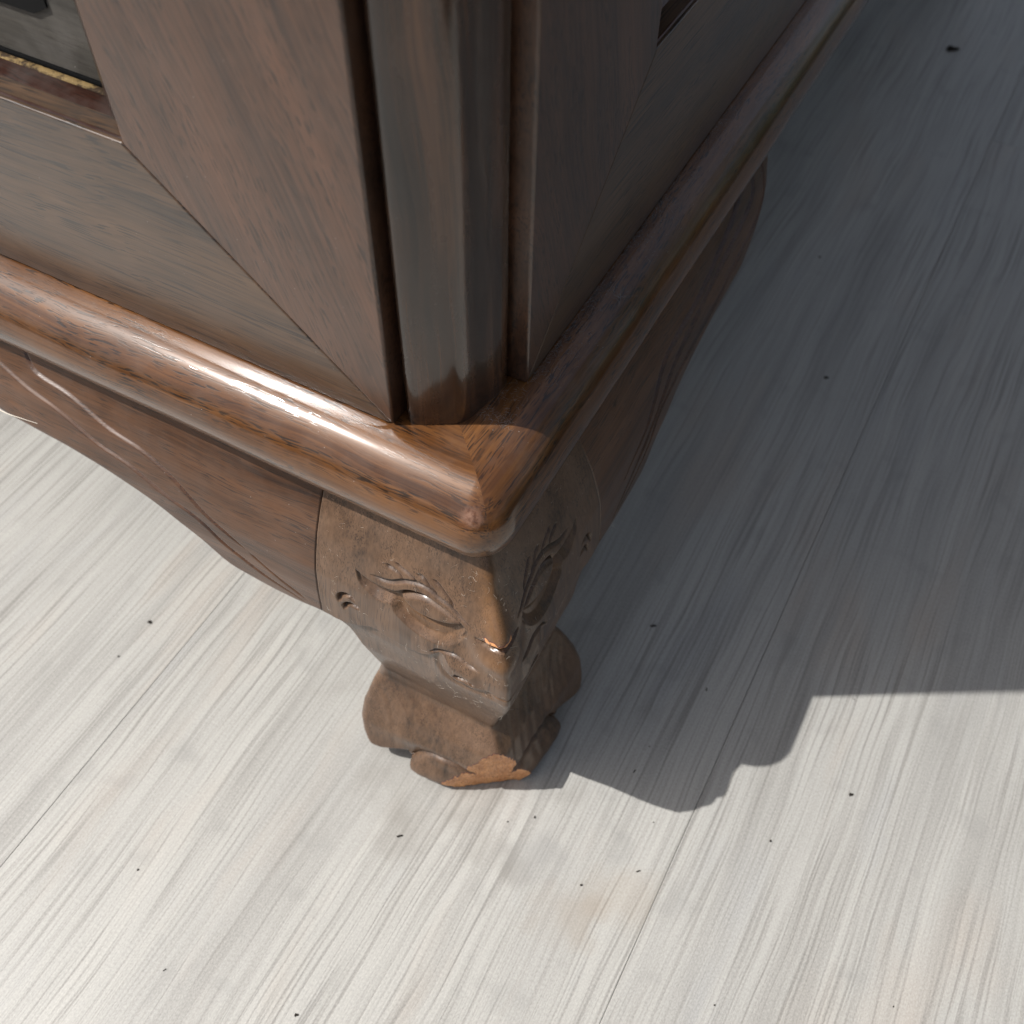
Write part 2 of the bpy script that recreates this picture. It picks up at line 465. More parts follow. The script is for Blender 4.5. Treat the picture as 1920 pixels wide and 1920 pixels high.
# right stile, mitred into the rail along a slanted seam
st = prism_y('stile', [(xr, ZB), (xr, TOPZ), (xr - sw, TOPZ), (xr - sw, zt)], YF - 0.0003, YF + 0.020, M_stile, bevel=0.0009, seg=3)
four(st)
sl = prism_y('stile', [(xl, ZB), (xl + sw, zt), (xl + sw, TOPZ), (xl, TOPZ)], YF - 0.0003, YF + 0.020, M_stile, bevel=0.0009, seg=3)
four(sl)
rl = prism_y('rail', [(xr - 2.2 * g, ZB), (xr - sw - 2.2 * g, zt), (xl + sw + 2.2 * g, zt), (xl + 2.2 * g, ZB)], YF, YF + 0.019, M_rail, bevel=0.0006)
four(rl)
# ovolo ledge moulding around the recessed panel, bottom and right-hand side
def sweep_x(name, prof, x0, x1, mat, parent=cab, n=2):
    xs = np.linspace(x0, x1, n); k = len(prof)
    v = [(x, y, z) for x in xs for (y, z) in prof]
    f = grid_faces(n, k)
    f = [tuple(q) for q in f] + [tuple(range(k))[::-1], tuple(range((n - 1) * k, n * k))]
    f += [((i) * k + k - 1, i * k, (i + 1) * k, (i + 1) * k + k - 1) for i in range(n - 1)]
    return mesh_obj(name, L(v), f, mat, parent)
prof = [(YF + 0.0012, 0.0855), (YF + 0.0014, 0.0880), (YF + 0.0020, 0.0883), (YF + 0.0028, 0.0878), (YF + 0.0036, 0.0869), (YF + 0.0045, 0.0866)]
prof += smooth_line([(YF + 0.0056, 0.0868), (0.0262, 0.0880), (0.0290, 0.0890), (0.0308, 0.0893), (0.0320, 0.0891)], 16)
prof += [(0.0320, 0.080), (YF + 0.0012, 0.080)]
cv = sweep_x('ledge_moulding', prof[::-1], xl + sw - 0.002, xr - sw + 0.002, M_cove)
four(cv)
gl = sweep_x('glue_line', [(0.0317, 0.0860), (0.0317, 0.0892), (0.0324, 0.0896), (0.0337, 0.0897), (0.0343, 0.0892), (0.0343, 0.0860)][::-1], xl + sw, xr - sw, M_glue, n=2)
four(gl)
gk = sweep_x('black_strip', [(0.03435, 0.0860), (0.03435, 0.0902), (0.0350, 0.0906), (0.0351, 0.0860)][::-1], xl + sw, xr - sw, M_black, n=2)  # solid black strip along the foot of the panel
four(gk)
# upright moulding beside the stile
def prism_z(name, plan, z0, z1, mat, parent=cab, bevel=0.0, smooth=True):
    n = len(plan)
    a = sum(plan[i][0] * plan[(i + 1) % n][1] - plan[(i + 1) % n][0] * plan[i][1] for i in range(n))
    if a < 0: plan = plan[::-1]
    v = [(x, y, z0) for x, y in plan] + [(x, y, z1) for x, y in plan]
    f = [(i, (i + 1) % n, (i + 1) % n + n, i + n) for i in range(n)] + [tuple(range(n))[::-1], tuple(range(n, 2 * n))]
    return mesh_obj(name, L(v), f, mat, parent, smooth=smooth, bevel=bevel)
xe = xr - sw
um = prism_z('upright_moulding', [(xe + 0.003, 0.0215), (xe - 0.001, 0.0215), (xe - 0.004, 0.0220), (xe - 0.009, 0.0248), (xe - 0.012, 0.0290), (xe - 0.013, 0.0345), (xe + 0.003, 0.0345)], 0.0893, TOPZ - 0.06, M_stile, bevel=0.0)
four(um)
pn = prism_y('recessed_panel', [(xl + sw - 0.004, 0.086), (xe + 0.004, 0.086), (xe + 0.004, TOPZ - 0.04), (xl + sw - 0.004, TOPZ - 0.04)], 0.0352, 0.041, M_panel, bevel=0.0)
four(pn)
# solid black slab over most of the panel, standing slightly proud of it
hx1, hz0 = -0.1565, 0.1055
ins = prism_y('black_inset', [(-CW - hx1, hz0 + 0.004), (-CW - hx1 + 0.01, hz0), (hx1 - 0.006, hz0), (hx1, hz0 + 0.003), (hx1 + 0.001, TOPZ - 0.12), (-CW - hx1, TOPZ - 0.12)], 0.0346, 0.0360, M_black, bevel=0.0)
four(ins)
tr = prism_y('frieze_rail', [(xl, TOPZ - 0.05), (xr, TOPZ - 0.05), (xr, TOPZ), (xl, TOPZ)], YF + 0.001, YF + 0.018, M_rail)
four(tr)

# corner post: bulging chamfer between the two stiles, slightly sunk
plan = smooth_line([(-0.0475, 0.0330), (-0.0446, 0.0290), (-0.0436, 0.0240), (-0.0418, 0.0219), (-0.0370, 0.0226), (-0.0320, 0.0252), (-0.0282, 0.0284), (-0.0262, 0.0322), (-0.0250, 0.0375), (-0.0240, 0.0440), (-0.0236, 0.0496), (-0.0250, 0.0512), (-0.0310, 0.0521)], 60)
plan = plan + [(-0.042, 0.0524), (-0.048, 0.042)]
npz = 60
zz = np.linspace(ZB - 0.0003, TOPZ, npz)
P = np.array(plan); k = len(P)
vv = np.zeros((npz, k, 3))
for i, z in enumerate(zz):
    w = 0.00050 * (vnoise(np.arange(k) * 0.16, np.full(k, z * 17.0), 11) - 0.5) + 0.00022 * np.sin(np.arange(k) * 0.42 + 1.2)
    vv[i, :, 0] = P[:, 0] + w; vv[i, :, 1] = P[:, 1] - w; vv[i, :, 2] = z
F = [tuple(q) for q in grid_faces(npz, k)] + [((i + 1) * k - 1, i * k, (i + 1) * k, (i + 2) * k - 1) for i in range(npz - 1)]
post = mesh_obj('corner_post', L(vv.reshape(-1, 3)), F, M_post, cab)
four(post)

# carcass core and top board keep daylight out and throw the shadow
v, f = box_mesh('c', -CW + 0.030, -0.030, 0.042, CW - 0.042, ZB, TOPZ - 0.001)
mesh_obj('carcass', L(v), f, M_black, cab, smooth=False)
v, f = box_mesh('c', -CW + 0.050, -0.050, 0.0412, 0.0419, ZB, TOPZ - 0.001)
v2, f2 = v, f
cc = mesh_obj('carcass_lining', L(v), f, M_black, cab, smooth=False)
four(cc, (2,))
v, f = box_mesh('t', -CW + 0.004, -0.004, 0.004, CW - 0.004, TOPZ, TOPZ + 0.022)
mesh_obj('top_board', L(v), f, M_rail, cab, smooth=False, bevel=0.006, seg=4)
v, f = box_mesh('t', -CW + 0.03, -0.03, 0.03, CW - 0.03, -0.0172, 0.0160)
mesh_obj('bottom_board', L(v), f, M_panel, cab, smooth=False)

# base moulding: fat bullnose, mitred at the corners
RB = 0.0175; RCN = 0.0135
ang = np.radians(np.linspace(-95, 90, 44))
prof = [(0.030, -RB + 0.0002)] + [(RB - RB * math.cos(t), RB * math.sin(t)) for t in ang] + [(0.024, RB + 0.0001), (0.046, RB), (0.046, 0.004)]
xs = np.concatenate([[0.0], np.linspace(0, 1, 14)])
def moulding():
    pts = []
    # stations along x from left corner (mid arc) to right corner (mid arc)
    nA = 10
    st = [('l', a) for a in np.linspace(math.pi / 4, 0, nA)] + [('m', s) for s in np.linspace(0, 1, 60)[1:-1]] + [('r', a) for a in np.linspace(0, math.pi / 4, nA)]
    for typ, q in st:
        for (d, z) in prof:
            R = max(RCN - d, 0.0)
            c = max(RCN, d)                   # centre of the arc, measured in from both nose planes
            if typ == 'r': x, y = -c + R * math.sin(q), c - R * math.cos(q)
            elif typ == 'l': x, y = -CW + c - R * math.sin(q), c - R * math.cos(q)
            else: x, y = (-CW + c) + q * (CW - 2 * c), d
            if typ == 'm':
                y += 0.00030 * (math.sin(x * 37.0) * 0.5 + math.sin(x * 91.0 + z * 60) * 0.25)
            pts.append((x, y, z))
    n = len(st); kk = len(prof)
    f = [tuple(q) for q in grid_faces(n, kk, flip=True)]
    f += [(i * kk, i * kk + kk - 1, (i + 1) * kk + kk - 1, (i + 1) * kk) for i in range(n - 1)]
    return pts, f
pts, f = moulding()
bm_ = mesh_obj('base_moulding', L(pts), f, M_bead, cab)
four(bm_)

# ---- carved corner leg -------------------------------------------------
WLEG = 0.068
_rz = [-.176, -.166, -.152, -.139, -.1346, -.129, -.126, -.1165, -.102, -.096, -.0795, -.068, -.058, -.0455, -.0395, -.0247, -.018, -.010]
_ro = [.0088, .0090, .0088, .0050, .0012, -.0030, -.0030, -.0006, .0028, .0046, .0091, .0113, .0107, .0078, .0061, -.0008, -.003, -.0065]
_sz = [-.176, -.166, -.150, -.135, -.129, -.126, -.117, -.105, -.09, -.0734, -.0601, -.0479, -.0403, -.0312, -.0232, -.0177, -.010]
_so = [.0150, .0145, .0105, .0045, .0015, -.001, -.0015, .002, .006, .0078, .0072, .0059, .004, .0011, -.0024, -.0053, -.0095]
def _sm(xs, ys):
    gg = np.linspace(xs[0], xs[-1], 1200); vv = np.interp(gg, xs, ys)
    k = np.exp(-np.linspace(-2.5, 2.5, 41) ** 2); k /= k.sum()
    return gg, np.convolve(np.pad(vv, 20, mode='reflect', reflect_type='odd'), k, 'valid')
_R = _sm(_rz, _ro); _S = _sm(_sz, _so)
def o_r(z): return np.interp(z, *_R)
def o_s(z): return np.interp(z, *_S)
def off(t, z):
    k = np.clip(t / WLEG, 0, 1); k = k * k * (3 - 2 * k)
    return o_r(z) + (o_s(z) - o_r(z)) * k

FT = {k: [(a / 1e3, b / 1e3) for a, b in q] for k, q in {
'eye': [(57.36,-38.74),(53.68,-39.88),(49.11,-40.37),(44.98,-39.94),(41.55,-39.12),(37.16,-36.67),(33.21,-35.26),(28.79,-34.48),(24.49,-35.18),(21.22,-35.76),(18.10,-36.92),(13.97,-39.68),(16.00,-43.88),(19.46,-48.55),(24.16,-51.48),(29.59,-53.41),(34.74,-53.48),(38.97,-52.50),(42.15,-50.34),(44.26,-48.34),(45.15,-45.41),(48.69,-46.64),(52.41,-46.83),(55.24,-44.63),(57.18,-42.04)],
'ball': [(40.54,-39.41),(35.50,-36.98),(29.69,-35.26),(24.58,-35.50),(19.67,-36.46),(16.23,-37.76),(14.76,-38.68),(15.54,-39.16),(20.80,-41.57),(25.58,-42.97),(30.68,-43.68),(35.27,-43.36),(38.48,-41.54)],
'lid': [(50.96,-37.14),(48.46,-37.24),(45.45,-36.92),(41.47,-35.65),(36.42,-33.17),(31.81,-31.80),(28.53,-31.24),(25.59,-31.71),(23.11,-32.63),(19.56,-33.37),(16.84,-34.70),(13.86,-36.23),(10.77,-37.40)],
'lash1': [(42.83,-30.25),(39.82,-30.61),(37.61,-31.39),(36.32,-32.85)],
'lash2': [(38.36,-27.97),(35.86,-29.01),(32.99,-29.79),(30.60,-31.26),(30.03,-31.61)],
'lash3': [(29.78,-28.20),(27.15,-28.53),(25.58,-30.35),(23.78,-31.26),(23.40,-32.47)],
'lash4': [(23.45,-27.33),(21.31,-28.33),(19.69,-29.86),(17.78,-31.77),(17.33,-33.84)],
'curl1': [(70.59,-59.79),(69.57,-56.73),(67.15,-54.39),(64.28,-53.55),(62.52,-55.15)],
'curl2': [(68.71,-63.29),(67.85,-60.47),(65.66,-58.47),(63.30,-57.90),(61.54,-58.64)],
'cheek': [(82.0,-73.0),(76.21,-73.0),(72.29,-73.18),(68.02,-72.74),(62.47,-69.58),(58.14,-66.42),(54.89,-65.42),(52.73,-66.46),(49.65,-66.68),(45.02,-66.66),(41.08,-65.99),(35.13,-64.03),(30.67,-60.59),(28.11,-57.41)],
'curl3': [(31.26,-58.68),(26.68,-55.59),(22.05,-53.80),(18.50,-53.94),(15.44,-54.80),(10.53,-54.90)],
'volute': [(27.12,-58.30),(28.18,-62.23),(27.41,-66.14),(24.86,-68.77),(19.92,-70.08),(13.09,-68.12),(7.70,-65.96)],
'nostril': [(21.28,-63.89),(18.30,-62.87),(15.41,-63.08),(12.95,-64.28)],
'slot': [(10.68,-40.29),(8.03,-40.59),(5.35,-40.54),(1.91,-39.8),(-2.0,-39.6)],
'lip': [(14.84,-66.04),(9.80,-65.51),(5.53,-64.5),(-1.0,-63.9)]}.items()}

def groove(t, z, line, hw, dep, taper=(0.25, 1.0), sharp=1.0):
    d, s = seg_param(t, z, smooth_line(line, 40))
    k = np.minimum(1, np.minimum(taper[0] + s * 6, taper[1] * 0 + 0.2 + (1 - s) * 6)) if taper else 1.0
    k = np.clip(k, 0.15, 1)
    return dep * k * np.clip(1 - d / (hw * k), 0, 1) ** sharp

def carve(t, z):
    """depth cut into the face of the leg (positive = inwards)"""
    D = np.zeros_like(t)
    e = poly_in(t, z, smooth_line(FT['eye'] + [FT['eye'][0]], 100)[:-1])
    b = poly_in(t, z, smooth_line(FT['ball'] + [FT['ball'][0]], 80)[:-1])
    frac = np.clip(e, 0, None) / (np.clip(e, 0, None) + np.clip(-b, 0, None) + 1e-6)
    outd = np.maximum(0.0042 * frac, np.minimum(0.0026, 0.9 * np.clip(e, 0, None))) * sstep(-0.0001, 0.0004, e)
    ball = 0.0030 - 0.0041 * np.clip(b / 0.0032, 0, 1) ** 0.42
    D += np.where(b > 0, ball, outd)
    D += 0.0008 * np.clip(1 - np.abs(e - 0.0002) / 0.0006, 0, 1) * sstep(-0.0455, -0.043, z) * 1.5 + 0.0010 * np.clip(1 - np.abs(b) / 0.0005, 0, 1)
    D += groove(t, z, FT['lid'], 0.00085, 0.0013)
    for q in ('lash1', 'lash2', 'lash3', 'lash4'):
        D = np.maximum(D, groove(t, z, FT[q], 0.0008, 0.0013))
    D += groove(t, z, FT['curl1'], 0.0012, 0.0022) + groove(t, z, FT['curl2'], 0.0012, 0.0022)
    # cheek layer stands proud of the band below it
    c = sorted(FT['cheek'])
    ct = [p[0] for p in c]; cz = [p[1] for p in c]
    zc = np.interp(t, ct, cz)
    D += 0.0014 * sstep(-0.0002, 0.0009, zc - z) * sstep(0.026, 0.034, t) * (1 - sstep(0.010, 0.034, zc - z))
    D += groove(t, z, FT['curl3'], 0.0010, 0.0018)
    vd = seg_dist(t, z, smooth_line(FT['volute'], 50))
    D += 0.0009 * np.exp(-(vd / 0.0019) ** 2)
    lobe = poly_in(t, z, FT['curl3'] + FT['volute'][::-1])
    D -= 0.0013 * sstep(0.0, 0.006, lobe)
    D += groove(t, z, FT['nostril'], 0.0014, 0.0034)
    D += groove(t, z, FT['lip'], 0.00055, 0.0007)
    # deep slot under the broken brow, muzzle swelling below it
    d, s = seg_param(t, z, FT['slot'])
    hw = 0.0004 + 0.0016 * s
    D -= 0.0020 * np.exp(-(t / 0.0055) ** 2) * sstep(-0.026, -0.0372, z) * (1 - sstep(-0.0388, -0.0402, z))
    D += 0.0060 * np.clip(s * 3, 0, 1) * (1 - sstep(hw * 0.55, hw * 1.15, d))
    D -= 0.0016 * np.exp(-((t - 0.004) / 0.008) ** 2) * np.exp(-((z + 0.0475) / 0.0042) ** 2)
    D += 0.0012 * np.exp(-((t - 0.016) / 0.005) ** 2) * np.exp(-((z + 0.047) / 0.005) ** 2)
    # light tool marks on the foot
    D += sstep(-0.124, -0.134, z) * 0.00028 * (vnoise(t * 420, z * 9, 5) - 0.5)
    D += 0.00016 * (vnoise(t * 210, z * 160, 6) - 0.5)
    return D

def leg_mesh():
    zn = np.concatenate([np.arange(-0.010, -0.122, -0.00032), np.linspace(-0.1222, -0.175, 150)])
    NT = 250
    tau = np.linspace(0, 1, NT) ** 0.97
    z2 = zn[:, None]
    # half width of each face
    xL = np.interp(-zn, [0, .0735, .0794, .0965, .109, .120, .132, .147, .160, .169, .175],
                   [.068, .068, .0613, .0545, .0540, .0552, .0580, .0603, .0606, .0592, .0565])
    T = xL + o_r(zn)
    t = tau[None, :] * T[:, None]
    # foot bottom: wing arches up, notch, then the toe ball reaches the floor
    zbt = np.interp(t, [0, .0300, .0380, .0425, .0465, .0510, .0580, .0650, .0700, .078],
                    [-.1750, -.1750, -.1740, -.1700, -.1575, -.1610, -.1640, -.1640, -.1590, -.151])
    k = np.clip((-0.126 - z2) / 0.049, 0, 1)
    z = np.where(z2 < -0.126, -0.126 + k * (zbt + 0.126), np.broadcast_to(z2, t.shape))
    o = off(t, z)
    # toe ball: half-moon swelling with a scored upper edge
    tb = ((t - 0.0280) / 0.0185) ** 2 + ((z + 0.1740) / 0.0205) ** 2
    o = o - 0.0042 * np.exp(-((t - 0.028) / 0.021) ** 2) * sstep(-0.148, -0.160, z)
    o = o + 0.0070 * np.sqrt(np.clip(1 - tb, 0, 1)) - 0.0007 * np.exp(-((np.sqrt(tb) - 1.02) / 0.055) ** 2) * (z < -0.15)
    o = o - 0.0035 * sstep(-0.168, -0.176, z)                       # bottom edge eased
    D = carve(t, z)
    # eased outer edge of wing / taper below the seam
    re = 0.0035
    ed = np.clip((t - (T[:, None] - re)) / re, 0, 1)
    ease = re * (1 - np.sqrt(np.clip(1 - ed ** 2, 0, 1))) * sstep(-0.0735, -0.082, z2) * 0.8
    o = o - ease
    # sharp plan, then rounded at the ridge
    orr = o_r(z[:, :1])
    A = np.stack([orr - t, -o, z], -1)
    B = np.stack([o, t - orr, z], -1)
    full = np.concatenate([A[:, ::-1], B[:, 1:]], 1)                  # left end of A ... ridge ... far end of B
    w = np.concatenate([-t[:, ::-1], t[:, 1:]], 1)
    sig = (0.0012 + 0.0010 * sstep(-0.036, -0.022, zn) + 0.0008 * sstep(-0.125, -0.14, zn))[:, None]
    # gaussian smoothing of the plan near the ridge
    step = (T / (NT - 1))[:, None]
    sm = full.copy()
    acc = np.zeros_like(full); wt = np.zeros(full.shape[:2])
    for q in range(-24, 25):
        kk = np.exp(-0.5 * (q * step / sig) ** 2)
        sh = np.roll(full, q, 1)
        acc += sh * kk[..., None]; wt += kk
    acc /= wt[..., None]
    bl = (1 - sstep(0.007, 0.013, np.abs(w)))[..., None]
    base = full * (1 - bl) + acc * bl
    base[..., 2] = full[..., 2]
    flute = 0.00020 * (1 + np.cos(np.abs(w) / 0.0062 * 2 * math.pi)) * sstep(0.006, 0.010, w) * (1 - sstep(0.042, 0.052, w)) * sstep(-0.128, -0.134, full[..., 2]) * (1 - sstep(-0.160, -0.168, full[..., 2]))
    th = sstep(-0.005, 0.005, w) * math.pi / 2
    nrm = np.stack([np.sin(th), -np.cos(th), np.zeros_like(th)], -1)
    Df = np.concatenate([D[:, ::-1], D[:, 1:]], 1) + flute
    Pp = base - nrm * Df[..., None]
    # broken toe: planar fracture across the front corner
    n0 = np.array([0.585, -0.81, -0.09]); n0 /= np.linalg.norm(n0)
    p0 = np.array([-0.0022, -0.0037, -0.1500])
    dist = (Pp - p0) @ n0
    nz = 0.0007 * (vnoise(w * 2100 + 140, Pp[..., 2] * 600 + 300, 8) - 0.5) + 0.0010 * (vnoise(w * 620 + 90, Pp[..., 2] * 430 + 190, 9) - 0.5)
    cut = (dist + nz > 0) & (Pp[..., 2] < -0.1345)
    rawm = np.clip(0.5 + (dist + nz) / 0.0010, 0, 1) * (1 - sstep(-0.1385, -0.1345, Pp[..., 2]))
    Pp = np.where(cut[..., None], Pp - n0 * (dist + nz * 0.5)[..., None], Pp)
    # splintered brow tip
    bz = Pp[..., 2]
    br = (1 - sstep(0.0050, 0.0066, np.abs(w + 0.0008))) * sstep(-0.0392, -0.0388, bz) * (1 - sstep(-0.0376, -0.0366, bz + 0.0010 * (vnoise(w * 900 + 50, bz * 0 + 3, 4) - 0.5)))
    rawm = np.maximum(rawm, br * 0.62)
    rub = np.exp(-((w + 0.001) / 0.0058) ** 2) * (sstep(-0.0385, -0.034, bz) * (1 - sstep(-0.020, -0.012, bz)))
    rub = np.maximum(rub, 0.8 * np.exp(-((w + 0.002) / 0.007) ** 2) * np.exp(-((bz + 0.0475) / 0.0045) ** 2))
    ee = poly_in(np.abs(w), bz, FT['eye'])
    bb = poly_in(np.abs(w), bz, FT['ball'])
    rub = np.maximum(rub, 0.40 * sstep(0.0, 0.0022, ee) * (1 - sstep(-0.001, 0.0, bb)) * sstep(0.050, 0.042, np.abs(w)))
    gr = np.zeros_like(w); aw = np.abs(w)
    for q_, hw_ in (('lid', .0007), ('lash1', .0006), ('lash2', .0006), ('lash3', .0006), ('lash4', .0006), ('curl1', .0008), ('curl2', .0008), ('curl3', .0005), ('nostril', .0008)):
        gr = np.maximum(gr, groove(aw, bz, FT[q_], hw_, 1.0) ** 0.6)
    gr = np.maximum(gr, (1 - sstep(0.0002, 0.0007, np.abs(ee))) * sstep(-0.044, -0.041, bz) * 0.8)
    gr = np.maximum(gr, (1 - sstep(0.0001, 0.0005, np.abs(bb))) * 0.8)
    nr, nc = Pp.shape[:2]
    V = [Pp.reshape(-1, 3)]
    F = [tuple(q) for q in grid_faces(nr, nc, flip=True)]
    # inner side
    a0 = Pp[:, 0]; b0 = Pp[:, -1]
    th_ = np.interp(-zn, [0, .08, .12, .175], [.030, .030, .024, .020])[:, None]
    ia = a0.copy(); ia[:, 1] += th_[:, 0]
    ib = b0.copy(); ib[:, 0] -= th_[:, 0]
    ic = np.stack([ib[:, 0], ia[:, 1], (a0[:, 2] + b0[:, 2]) / 2], 1)
    base_i = nr * nc
    V += [ib, ic, ia]
    for r in range(nr - 1):
        q = [r * nc + nc - 1, base_i + r, base_i + nr + r, base_i + 2 * nr + r, r * nc]
        q2 = [x + (nc if (i in (0, 4)) else 1) for i, x in enumerate(q)]
        for i in range(4):
            F.append((q[i + 1], q[i], q2[i], q2[i + 1]))
    # caps
    for r, fl in ((0, True), (nr - 1, False)):
        ring = [r * nc + c for c in range(nc)] + [base_i + r, base_i + nr + r, base_i + 2 * nr + r]
        cpt = ic[r] * 0.55 + Pp[r, nc // 2] * 0.45
        if not fl: cpt[2] += 0.004
        ci = base_i + 3 * nr + (0 if fl else 1)
        V.append(cpt[None])
        n = len(ring)
        for i in range(n):
            tri = (ring[i], ring[(i + 1) % n], ci)
            F.append(tri if fl else tri[::-1])
    extra = 3 * nr + 2
    return np.concatenate(V), F, np.concatenate([rawm.ravel(), np.zeros(extra)]), np.concatenate([rub.ravel(), np.zeros(extra)]), np.concatenate([gr.ravel(), np.zeros(extra)]), Pp

V, F, rawm, rub, grime, LEGP = leg_mesh()
leg = mesh_obj('leg', L(V), F, M_leg, cab)
for nm, arr in (('raw', rawm), ('rub', rub), ('grime', grime)):
    a = leg.data.attributes.new(nm, 'FLOAT', 'POINT')
    a.data.foreach_set('value', arr.astype(np.float32))
leg['label'] = 'corner leg carved as a monster face, its toe broken to raw wood'
legs = four(leg)
for q in legs[1:]:
    if 'label' in q: del q['label']

# ---- carved aprons ------------------------------------------------------
LOWA = [(.0560, -.0738), (.0683, -.0747), (.0798, -.0766), (.0945, -.0768), (.111, -.0739), (.124, -.0656), (.1397, -.0579), (.1587, -.0525), (.1785, -.0490), (.2000, -.0476), (.2158, -.0462), (.2338, -.0397), (.2486, -.0306), (.2560, -.0230), (.2680, -.0195), (.3400, -.0190)]
GA = [([(.2010,-.0110),(.1984,-.0170),(.1929,-.0214),(.1775,-.0236),(.1600,-.0291),(.1452,-.0314),(.1334,-.0358),(.1250,-.0408),(.1175,-.0464),(.1089,-.0515),(.0999,-.0563)], .00095, .00125),
      ([(.2250,-.0190),(.2113,-.0239),(.1984,-.0283),(.1831,-.0319),(.1659,-.0381),(.1512,-.0408),(.1369,-.0463),(.1206,-.0520),(.1091,-.0600),(.0936,-.0677),(.0760,-.0722)], .00095, .00115),
      ([(.0985,-.0572),(.0930,-.0605),(.0850,-.0655),(.0745,-.0705)], .0006, .0006)]
GB = [([(.2400,-.0150),(.2215,-.0191),(.2092,-.0225),(.1917,-.0261),(.1686,-.0304),(.1458,-.0316),(.1318,-.0337),(.1211,-.0406),(.1091,-.0494),(.0894,-.0571)], .0015, .0070),
      ([(.2440,-.0150),(.2394,-.0185),(.2334,-.0245),(.2218,-.0275),(.1917,-.0315),(.1610,-.0362),(.1435,-.0392),(.1287,-.0450),(.1044,-.0590),(.0810,-.0709)], .0015, .0070),
      ([(.2520,-.0160),(.2500,-.0190),(.2454,-.0283),(.2340,-.0350),(.2030,-.0395),(.1795,-.0432),(.1565,-.0447),(.1255,-.0506),(.1080,-.0640),(.0850,-.0716)], .0012, .0060)]
def apron_mesh(gr, sharp=0.8):
    lo = smooth_line(LOWA, 400)
    lx = np.array([p[0] for p in lo]); lz = np.array([p[1] for p in lo])
    s0 = 0.0687
    xe_ = np.concatenate([np.arange(s0, 0.262, 0.00042), np.arange(0.262, CW / 2, 0.004)])
    xs_ = np.concatenate([xe_, CW - xe_[::-1]])
    a = np.minimum(xs_, CW - xs_)
    zl = np.interp(a, lx, lz)
    nr = 165
    vv = np.linspace(0, 1, nr)[:, None]
    ztop = -0.010
    z = ztop + vv * (zl[None, :] - ztop)
    aa = np.broadcast_to(a[None, :], z.shape)
    o = o_s(np.maximum(z, -0.0735))
    D = np.zeros_like(z)
    for line, hw, dep in gr:
        D = np.maximum(D, groove(aa, z, line, hw, dep, taper=(0.25, 1), sharp=sharp))
    D += 0.00025 * (vnoise(aa * 90, z * 120, 21) - 0.5)
    re = 0.0032
    ed = np.clip((zl[None, :] + re - z) / re, 0, 1)
    o = o - D - re * (1 - np.sqrt(np.clip(1 - ed ** 2, 0, 1))) * 0.85
    X = -np.broadcast_to(xs_[None, :], z.shape)
    Pp = np.stack([X, -o, z], -1)
    nc = len(xs_)
    V = [Pp.reshape(-1, 3)]
    F = [tuple(q) for q in grid_faces(nr, nc, flip=False)]
    # back
    b0 = Pp[-1].copy(); b0[:, 1] = 0.020
    b1 = Pp[0].copy(); b1[:, 1] = 0.020
    n0 = nr * nc
    V += [b0, b1]
    for c in range(nc - 1):
        F.append(((nr - 1) * nc + c, (nr - 1) * nc + c + 1, n0 + c + 1, n0 + c))
        F.append((n0 + c, n0 + c + 1, n0 + nc + c + 1, n0 + nc + c))
        F.append((n0 + nc + c, n0 + nc + c + 1, c + 1, c))
    F.append(tuple(r * nc for r in range(nr)) + (n0, n0 + nc))
    F.append(tuple([r * nc + nc - 1 for r in range(nr)] + [n0 + nc - 1, n0 + 2 * nc - 1])[::-1])
    return np.concatenate(V), F
V, F = apron_mesh(GA)
apA = mesh_obj('apron', L(V), F, M_apron, cab)
four(apA, (2,))
V, F = apron_mesh(GB, 0.28)
apB = mesh_obj('apron', L(V), F, M_apron, cab)
apB.rotation_euler = (0, 0, math.pi / 2)
apB2 = apB.copy(); COL.objects.link(apB2); apB2.rotation_euler = (0, 0, -math.pi / 2); apB2.parent = cab

# ------------------------------------------------------------------ hedge beyond the floor, unseen: inferred from green in the varnish, placed to block low sky
hedge = bpy.data.objects.new('hedge', None); COL.objects.link(hedge)
hedge.location = (1.15, 0.6, 0)
tag(hedge, 'dense green hedge out of view right of the floor, mirrored in the polished wood', 'hedge')
r = np.random.default_rng(77)
V = []; F = []
for q in range(9000):
    c = np.array([r.uniform(-0.19, 0.19), r.uniform(-1.7, 1.7), r.uniform(0.03, 1.2)])
    if r.random() < 0.7: c[0] = -0.17 + abs(r.normal()) * 0.04 + 0.05 * math.sin(c[1] * 5 + c[2] * 4)
    d = r.normal(size=3); d /= np.linalg.norm(d)
    e = np.cross(d, r.normal(size=3)); e /= np.linalg.norm(e)
    ln = r.uniform(0.025, 0.05); b = len(V)
    nn_ = np.cross(d, e)
    V += [c - d * ln * 0.5, c + e * ln * 0.28 + nn_ * ln * 0.08, c + d * ln * 0.5, c - e * ln * 0.28 + nn_ * ln * 0.08]
    F.append((b, b + 1, b + 2)); F.append((b, b + 2, b + 3))
M_leaf = plain('hedge_leaf', (0.045, 0.085, 0.022), 0.5, 0.4, 0.5, 9.0)
mesh_obj('foliage', V, F, M_leaf, hedge, smooth=False)
V = []; F = []
for q in range(34):
    x, y = r.uniform(-0.08, 0.1), -1.65 + q * 0.1
    b = len(V)
    for k_ in range(5):
        zq = k_ * 0.26; x += r.normal() * 0.015; y += r.normal() * 0.015
        for a in range(5):
            V.append((x + 0.011 * (1 - k_ * 0.15) * math.cos(a * 1.2566), y + 0.011 * (1 - k_ * 0.15) * math.sin(a * 1.2566), zq))
    for k_ in range(4):
        for a in range(5):
            F.append((b + k_ * 5 + a, b + k_ * 5 + (a + 1) % 5, b + k_ * 5 + 5 + (a + 1) % 5, b + k_ * 5 + 5 + a))
mesh_obj('stems', V, F, plain('hedge_bark', (0.06, 0.045, 0.03), 0.9), hedge)

